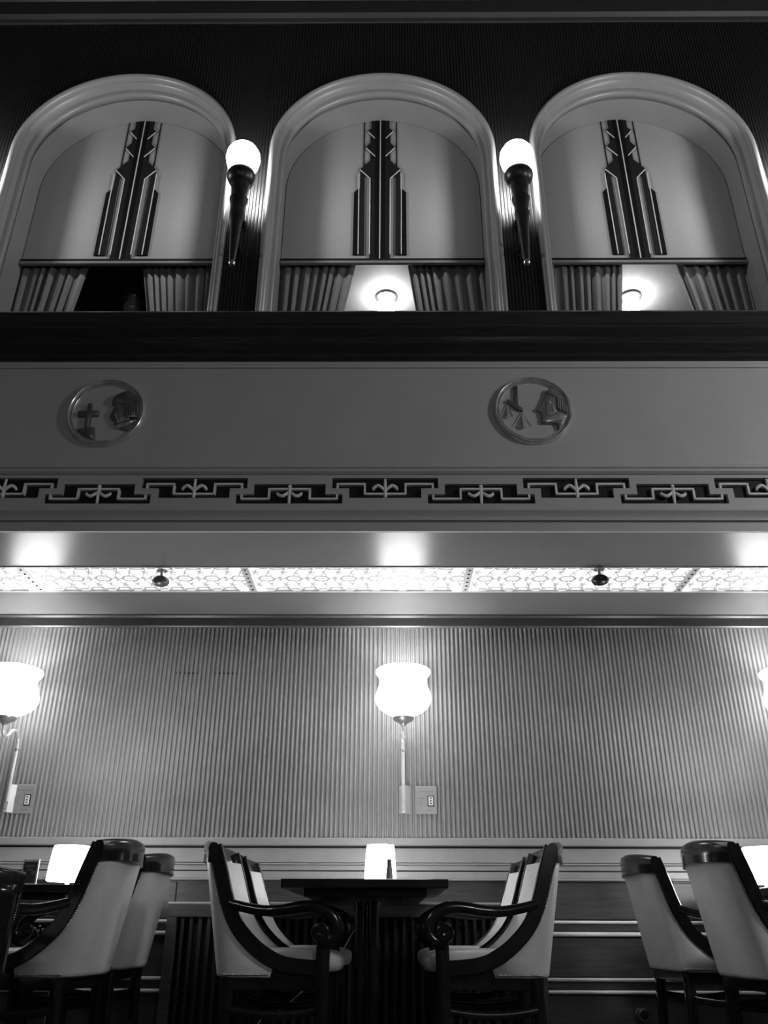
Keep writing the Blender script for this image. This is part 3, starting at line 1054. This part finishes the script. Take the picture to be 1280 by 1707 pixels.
# wall socket and the round knob low on the wall
p = at(1170, 1491, YB)
t = empty('wall_socket', (p.x, YB - .012, p.z))
MB().box(-.028, .028, -.008, .004, -.02, .02).build('plate', 'black_plastic', t, smooth=False, bevel=.003)
MB().box(-.018, .018, -.011, -.006, -.011, .011).build('insert', 'recess', t, smooth=False, bevel=.002)
tag(t, 'small black wall socket on the dark wainscot', 'wall socket')
p = at(1071, 1691, YB - .06)
t = empty('coat_knob', (p.x, YB - .012, p.z))
o = MB().lathe([(.001, .09), (.030, .088), (.036, .078), (.034, .06), (.018, .045), (.014, .01), (.03, .004), (.03, 0), (.001, 0)], seg=24).build('knob', 'chrome', t)
o.rotation_euler = (R(90), 0, 0)
o = MB().lathe([(.001, .002), (.026, .002), (.024, .004), (.001, .004)], seg=24).build('cap', 'black_plastic', t)
o.rotation_euler = (R(90), 0, 0)
o.location = (0, -.0875, 0)
tag(t, 'round chrome knob with black face low on the wainscot', 'knob')


# ------------------------------------------------------------------ bar armchairs
def make_chair():
    t = empty('bar_armchair', (0, 0, 0))
    WH = .245
    sc = [(-.308, 1.188), (-.293, 1.145), (-.268, 1.07), (-.234, .965), (-.188, .873), (-.125, .805), (-.055, .755), (.02, .724), (.10, .712), (.175, .708)]
    path = spline([(x, 0, z) for x, z in sc], 36)
    zs = [p.z for p in reversed(path)]
    xs = [p.x for p in reversed(path)]
    # side frames: stile sweeping down into the seat rail
    for s in (-1, 1):
        pts = [(p.x, s * WH, p.z) for p in path]
        MB().bar(pts, .020, .030).build('stile', 'mahogany', t, angle=30)
    # barrel-shaped outer upholstery: two side wings and the rounded back
    def ring(z):
        xf = min(interp(z, zs, xs) - .018, -.03 + (z - .672) * .3)
        xb = -.228 - (z - .69) / .42 * .080
        xf = max(xf, xb - .002)
        out = []
        n = 14
        out.append((xf, -WH - .004, z))
        for i in range(n + 1):
            a = -math.pi / 2 + math.pi * i / n
            # superellipse from side to side
            ca, sa = math.cos(a), math.sin(a)
            yy = WH * math.copysign(abs(sa) ** .55, sa)
            xx = xb + .03 - .078 * abs(ca) ** .8
            if i in (0, n):
                yy = math.copysign(WH + .004, sa)
                xx = max(xb + .03, xb)
                xx = min(xx, xf)
            out.append((min(xx, xf), yy, z))
        out.append((xf, WH + .004, z))
        return out
    zz = [.672, .68, .69] + [.69 + (1.142 - .69) * i / 14 for i in range(1, 15)]
    rings = [ring(z) for z in zz]
    # tuck the lowest ring in
    rings[0] = [(x + .012 if x < -.2 else x, y * .96, z) for x, y, z in rings[0]]
    MB().loft(rings, False, False).build('outer_upholstery', 'leather', t, angle=70, solid=.008)
    # inner back
    def fin(u, v):
        z = 1.140 + (.765 - 1.140) * v
        x = interp(z, zs, xs)
        y = (u * 2 - 1) * (WH - .03)
        c = math.cos((u - .5) * math.pi)
        return (x - .045 * c + .02 + .012 * math.sin(math.pi * v) * c, y, z)
    MB().grid(fin, 16, 16).build('inner_back', 'leather', t, angle=70, solid=.02)
    # crest rail: bowed in plan, arched, flaring back
    rings = []
    n = 20
    for i in range(n + 1):
        u = i / n * 2 - 1
        y = u * (WH + .018)
        c = 1 - u * u
        x = -.306 - .062 * c
        top = 1.203 + .022 * c
        bot = 1.120 + .010 * c
        sec = [(.028, bot - .004), (.030, bot + .03), (.018, top - .014), (.006, top - .002), (-.010, top), (-.024, top - .008), (-.028, top - .024), (-.026, bot + .03), (-.026, bot)]
        rings.append([(x + dx, y, z) for dx, z in sec])
    MB().loft(rings, True, True).build('crest_rail', 'mahogany', t, angle=50)
    # arms with scroll
    arm = spline([(x, 0, z) for x, z in [(-.225, .955), (-.15, .938), (-.07, .926), (.02, .930), (.10, .942), (.16, .940), (.213, .920), (.245, .880), (.245, .838), (.215, .808), (.178, .806)]], 44)
    for s in (-1, 1):
        off = [min(1, i / 10) for i in range(len(arm))]
        ao = MB().bar([(p.x, s * (WH + .012 * off[i]), p.z) for i, p in enumerate(arm)],   .026, .023, taper=[.85 + .25 * min(1, i / 20) for i in range(len(arm))]).build('arm', 'mahogany', t, angle=50)
        o = MB().lathe([(.001, -.034), (.012, -.036), (.016, -.031), (.026, -.031), (.030, -.036), (.038, -.034), (.040, -.026), (.040, .026), (.038, .034), (.030, .036), (.026, .031), (.016, .031), (.012, .036), (.001, .034)], seg=24).build('scroll', 'mahogany', ao, angle=50)
        o.rotation_euler = (R(90), 0, 0)
        o.location = (.180, s * (WH + .012), .842)
        # front leg rises to the arm
        MB().bar([(.192, s * (WH + .008), .81), (.190, s * (WH + .008), .70), (.190, s * (WH + .008), .45), (.196, s * (WH + .008), .0)], .024, .029, taper=[1.0, 1.0, .95, .72]).build('leg', 'mahogany', t, angle=50)
        # back leg
        MB().bar([(-.205, s * (WH - .024), .672), (-.208, s * (WH - .022), .58), (-.222, s * (WH - .01), .3), (-.26, s * (WH - .008), .0)], .022, .024, taper=[1, 1, .9, .75]).build('leg', 'mahogany', t, angle=50)
    # seat rails and cushion
    mb = MB()
    for s in (-1, 1):
        mb.box(-.225, .185, s * (WH - .026) - .016, s * (WH - .026) + .016, .625, .705)
    mb.box(-.235, -.205, -WH + .012, WH - .012, .625, .69)
    mb.box(.165, .195, -WH + .012, WH - .012, .625, .70)
    mb.build('seat_frame', 'mahogany', t, smooth=False, bevel=.004)

    def cush(k, zc, grow):
        pts = []
        n = 40
        for i in range(n):
            a = 2 * math.pi * i / n
            ca, sa = math.cos(a), math.sin(a)
            e = .45
            x = .035 + (.225 + grow) * math.copysign(abs(ca) ** e, ca)
            y = (WH - .045 + grow) * math.copysign(abs(sa) ** e, sa)
            if x > .17:
                y *= 1.0
            pts.append((x, y, zc + (.012 * (1 - ((x - .03) / .24) ** 2) if k > 3 else 0)))
        return pts
    lv = [(0, .690, -.02), (1, .695, 0), (2, .72, .010), (3, .742, .010), (4, .756, 0), (5, .764, -.03), (6, .768, -.09)]
    MB().loft([cush(*q) for q in lv], True, True).build('seat_cushion', 'leather', t, angle=70)
    # bowed stretchers
    for s in (-1, 1):
        pts = [(-.20 + .39 * i / 12, s * (WH - .004), .545 + .020 * (2 * i / 12 - 1) ** 2 - .01) for i in range(13)]
        MB().bar(pts, .011, .016).build('stretcher', 'mahogany', t, angle=50)
    for x, z in ((.19, .30), (-.222, .40)):
        pts = [(x, -WH + 2 * WH * i / 12, z) for i in range(13)]
        MB().bar(pts, .012, .018, side=(1, 0, 0)).build('stretcher', 'mahogany', t, angle=50)
    # brass nails along the outer upholstery
    nb_ = MB()
    for s in (-1, 1):
        for i in range(46):
            z = .70 + (1.115 - .70) * i / 45
            x = interp(z, zs, xs) - .034
            nb_.lathe([(.0005, -.004), (.0040, -.002), (.0052, 0)], (x, 0, 0), 6, caps=False)
            for q in range(len(nb_.v) - 18, len(nb_.v)):
                vx, vy, vz = nb_.v[q]
                nb_.v[q] = (vx, s * (WH + .0085 - vz), z + vy)
        for i in range(26):
            x = -.225 + (-.04 + .225) * i / 25
            z = .683
            nb_.lathe([(.0005, -.004), (.0040, -.002), (.0052, 0)], (x, 0, 0), 6, caps=False)
            for q in range(len(nb_.v) - 18, len(nb_.v)):
                vx, vy, vz = nb_.v[q]
                nb_.v[q] = (vx, s * (WH + .0085 - vz), z + vy)
    tag(nb_.build('nailhead_trim', 'steel', t, angle=60), kind='stuff')
    def board(mb, s):
        """broad dark back posts of the lower chair"""
        def fn(u, v):
            z = .66 + (1.15 - .66) * v
            xb = -.228 - (z - .69) / .42 * .080
            y = .13 + (WH + .012 - .13) * u
            c = max(0.0, 1 - (min(y, WH) / WH) ** 3.6) ** .5
            return (xb + .03 - .078 * c ** .8 - .012, s * y, z)
        return mb.grid(fn, 8, 12)
    make_chair.board = board
    return t


proto = make_chair()
hx = at(44, 1455, 3.50).x
chairs = [
    # y, facing angle, scale, label, x
    (4.28, 0, 1, 'bar armchair at the pedestal table, back to the framed card, nearer the open floor', at(474, 1600, 4.28).x),
    (4.98, 0, 1, 'bar armchair at the pedestal table, back to the framed card, nearer the wall', at(500, 1590, 4.98).x),
    (4.28, 180, 1, 'bar armchair at the pedestal table with nail-studded side, nearer the open floor', at(803, 1600, 4.28).x),
    (4.98, 180, 1, 'bar armchair at the pedestal table with bright inner back, nearer the wall', at(782, 1590, 4.98).x),
    (4.20, 176, 1, 'bar armchair at the framed-card table, pale back outwards, nearer the open floor', at(62, 1600, 4.20).x),
    (4.98, 178, 1, 'bar armchair at the framed-card table, pale back outwards, nearer the wall', at(144, 1600, 4.98).x),
    (4.20, 4, 1, 'bar armchair turned from the pedestal table, near the pierced ball, nearer the open floor', at(1322, 1600, 4.20).x),
    (4.98, 2, 1, 'bar armchair with its pale back beside the small wall socket, nearer the wall', at(1184, 1600, 4.98).x),
    (3.58, 122, .87, 'dark lower bar armchair near the framed-card table, its back to the open floor', hx - .33),
]
CH = []
for i, (y, a, s, lab, x) in enumerate(chairs):
    o = proto if i == 0 else copy_tree(proto)
    o.location = (x, y, 0)
    o.rotation_euler = (0, 0, R(a))
    o.scale = (s, s, s)
    tag(o, lab, 'bar chair', 'bar armchairs with pale leather and dark frames')
    if i == 8:
        for sd in (-1, 1):
            make_chair.board(MB(), sd).build('back_post', 'mahogany', o, angle=60, solid=.012)
    CH.append(o)


# ------------------------------------------------------------------ tables
def table(xc, y0, y1, wd, label, ped=0.0):
    zt_ = zat(1465, 3.9)
    t = empty('bar_table', (xc, (y0 + y1) / 2, 0))
    hy = (y1 - y0) / 2
    MB().box(-wd / 2, wd / 2, -hy, hy, zt_ - .036, zt_).build('table_top', 'mahogany', t, smooth=False, bevel=.004)
    MB().box(-wd / 2 + .09, wd / 2 - .09, -hy + .10, hy - .06, zt_ - .066, zt_ - .036).build('apron', 'mahogany', t, smooth=False, bevel=.003)
    # clustered column pedestal
    for dx, dy in ((-.032, -.03), (.032, -.03), (-.032, .03), (.032, .03)):
        MB().lathe([(.001, .06), (.030, .06), (.027, .12), (.025, zt_ * .5), (.027, zt_ - .10), (.032, zt_ - .075), (.001, zt_ - .075)], (ped + dx, dy - hy * .35, 0), 20).build('column', 'mahogany', t)
    MB().box(ped - .14, ped + .14, -hy * .35 - .14, -hy * .35 + .14, 0, .045).build('base', 'mahogany', t, smooth=False, bevel=.01)
    MB().lathe([(.001, .045), (.12, .045), (.09, .07), (.06, .085), (.001, .085)], (ped, -hy * .35, 0), 24).build('base_collar', 'mahogany', t)
    tag(t, label, 'table', 'dark bar tables under the gallery')
    return zt_


xm = at(607.5, 1473, 3.9).x
W_T = at(748, 1473, 3.9).x - at(467, 1473, 3.9).x
ZT = table(xm, 3.90, 5.50, W_T, 'dark pedestal bar table with a small shaker and glowing lamp on it')
xl = at(112, 1460, 4.95).x
table(xl - .24, 4.47, 5.50, .94, 'dark bar table carrying the framed card and a glowing lamp', -.16)
xr = at(1275, 1440, 4.95).x
table(xr + .24, 4.47, 5.50, .84, 'dark bar table mostly hidden behind the pale-backed armchair beside the wall socket', .14)


def table_lamp(x, y, r, h, label):
    t = empty('table_lamp', (x, y, ZT))
    MB().lathe([(.001, 0), (.05, 0), (.052, .006), (.045, .012), (.012, .018), (.010, .05), (.001, .05)], seg=24).build('base', 'steel', t)
    MB().lathe([(r * .94, .035), (r, .04), (r * .97, h * .5), (r * .88, h - .01), (r * .84, h), (r * .80, h), (r * .84, h - .012), (r * .93, h * .5), (r * .95, .045)], seg=32, caps=False).build('shade', 'opal_table', t)
    MB().lathe([(.001, .05), (.018, .05), (.02, h * .5), (.001, h * .55)], seg=16).build('bulb_holder', 'steel', t)
    ld = bpy.data.lights.new('bulb', 'POINT')
    ld.energy = W_TABLE_BULB
    ld.shadow_soft_size = .02
    lo = bpy.data.objects.new('bulb', ld)
    COL.objects.link(lo)
    lo.parent = t
    lo.location = (0, 0, h * .72)
    tag(t, label, 'table lamp', 'glowing lamps on the bar tables')


pc = at(634, 1440, 5.08)
table_lamp(pc.x, 5.08, .088, zat(1409, 5.08) - ZT, 'glowing lamp on the pedestal table behind the small shaker')
pl_ = at(117, 1440, 4.95)
table_lamp(pl_.x, 4.95, .112, zat(1412, 4.95) - ZT, 'glowing lamp on the table with the framed card')
pr_ = at(1272, 1440, 4.95)
table_lamp(pr_.x, 4.95, .112, zat(1411, 4.95) - ZT, 'glowing lamp peeking out behind the pale-backed armchair')

# tapered shaker on the middle table
p = at(649, 1465, 4.35)
t = empty('shaker', (p.x, 4.35, ZT))
hS = zat(1432, 4.35) - ZT
MB().lathe([(.001, 0), (.019, 0), (.019, .008), (.012, hS * .72), (.001, hS * .72)], seg=8).build('body', 'pewter', t, smooth=False)
MB().lathe([(.001, hS * .72), (.0125, hS * .72), (.0115, hS * .96), (.008, hS), (.001, hS)], seg=8).build('cap', 'steel', t, smooth=False)
tag(t, 'small tapered metal shaker in front of the glowing lamp on the pedestal table', 'shaker')

# framed card on the other table
p = at(47, 1470, 4.75)
t = empty('card_holder', (p.x, 4.75, ZT), R(-8))
hC = zat(1434, 4.75) - ZT
wc = .045
MB().box(-wc, wc, -.004, .004, .01, hC).build('frame', 'white_plastic', t, smooth=False, bevel=.002)
MB().box(-wc + .008, wc - .008, -.0055, -.003, .018, hC - .012).build('card', 'paper', t, smooth=False)
MB().box(-wc * .55, wc * .55, -.0065, -.005, hC - .040, hC - .028).build('print_block', 'ink', t, smooth=False)
MB().box(-wc * .3, wc * .3, -.0065, -.005, hC - .056, hC - .046).build('print_line', 'ink', t, smooth=False)
MB().poly([(.022 + .012 * math.cos(2 * math.pi * k / 20), hC - .066 + .012 * math.sin(2 * math.pi * k / 20)) for k in range(20)], -.0065, -.005).build('print_dot', 'cream', t, smooth=False)
MB().box(-wc - .004, wc + .004, -.02, .02, 0, .012).build('foot', 'cream', t, smooth=False, bevel=.003)
tag(t, 'small framed dark card standing on the bar table beside a glowing lamp', 'card holder')

# lamp cables
a = at(598, 1541, 4.45)
pts = [a, at(585, 1560, 4.47), at(570, 1585, 4.5), at(540, 1615, 4.55), at(512, 1645, 4.58), at(470, 1682, 4.6), at(432, 1704, 4.62)]
endp = Vector((pts[-1].x - .12, 4.66, .012))
pts = [Vector((xm, 4.45, a.z + .06))] + pts + [Vector((pts[-1].x - .06, 4.64, .25)), endp, Vector((endp.x - .2, 4.7, .008))]
tag(MB().tube(spline(pts, 70), .0032, 8).build('lamp_cable', 'cable'), 'thin pale lamp cable slanting down from the pedestal table', 'cable')
a, b = at(104, 1500, 5.2), at(101, 1523, 5.2)
tag(MB().tube([(a.x, 5.2, ZT - .075), (b.x, 5.2, b.z), (b.x, 5.22, .3), (b.x + .01, 5.25, .006)], .004, 8).build('lamp_cable', 'cable'), 'thin pale lamp cable hanging straight down under the framed-card table', 'cable')


# ------------------------------------------------------------------ unseen globes added as fill light for fascia, chairs and rails
def pendant(x, y, z, r, label):
    t = empty('fill_globe', (x, y, z))
    MB().lathe([(.001, -r)] + [(r * math.sin(math.pi * i / 14), -r * math.cos(math.pi * i / 14)) for i in range(1, 14)] + [(.001, r)], seg=32).build('globe', 'fill_glow', t)
    MB().tube([(0, 0, r * .96), (0, 0, ZC - z - .04)], .012, 10).build('rod', 'bronze', t)
    MB().lathe([(.001, ZC - z), (.1, ZC - z), (.08, ZC - z - .04), (.02, ZC - z - .06), (.001, ZC - z - .06)], seg=24).build('canopy', 'bronze', t)
    tag(t, label, 'pendant lamp', 'unseen fill globes over the hall')


pendant(4.2, 1.5, 3.75, .265, 'unseen fill globe added over the hall, towards the scales medallion')  # direction follows the medallion's shadow; the globe itself is added
pendant(-2.4, -2.6, 3.4, .13, 'unseen fill globe added over the hall, towards the cross medallion')
pendant(1.6, -2.6, 2.4, .18, 'low unseen fill globe added to brighten the armchairs, facing the pedestal table')
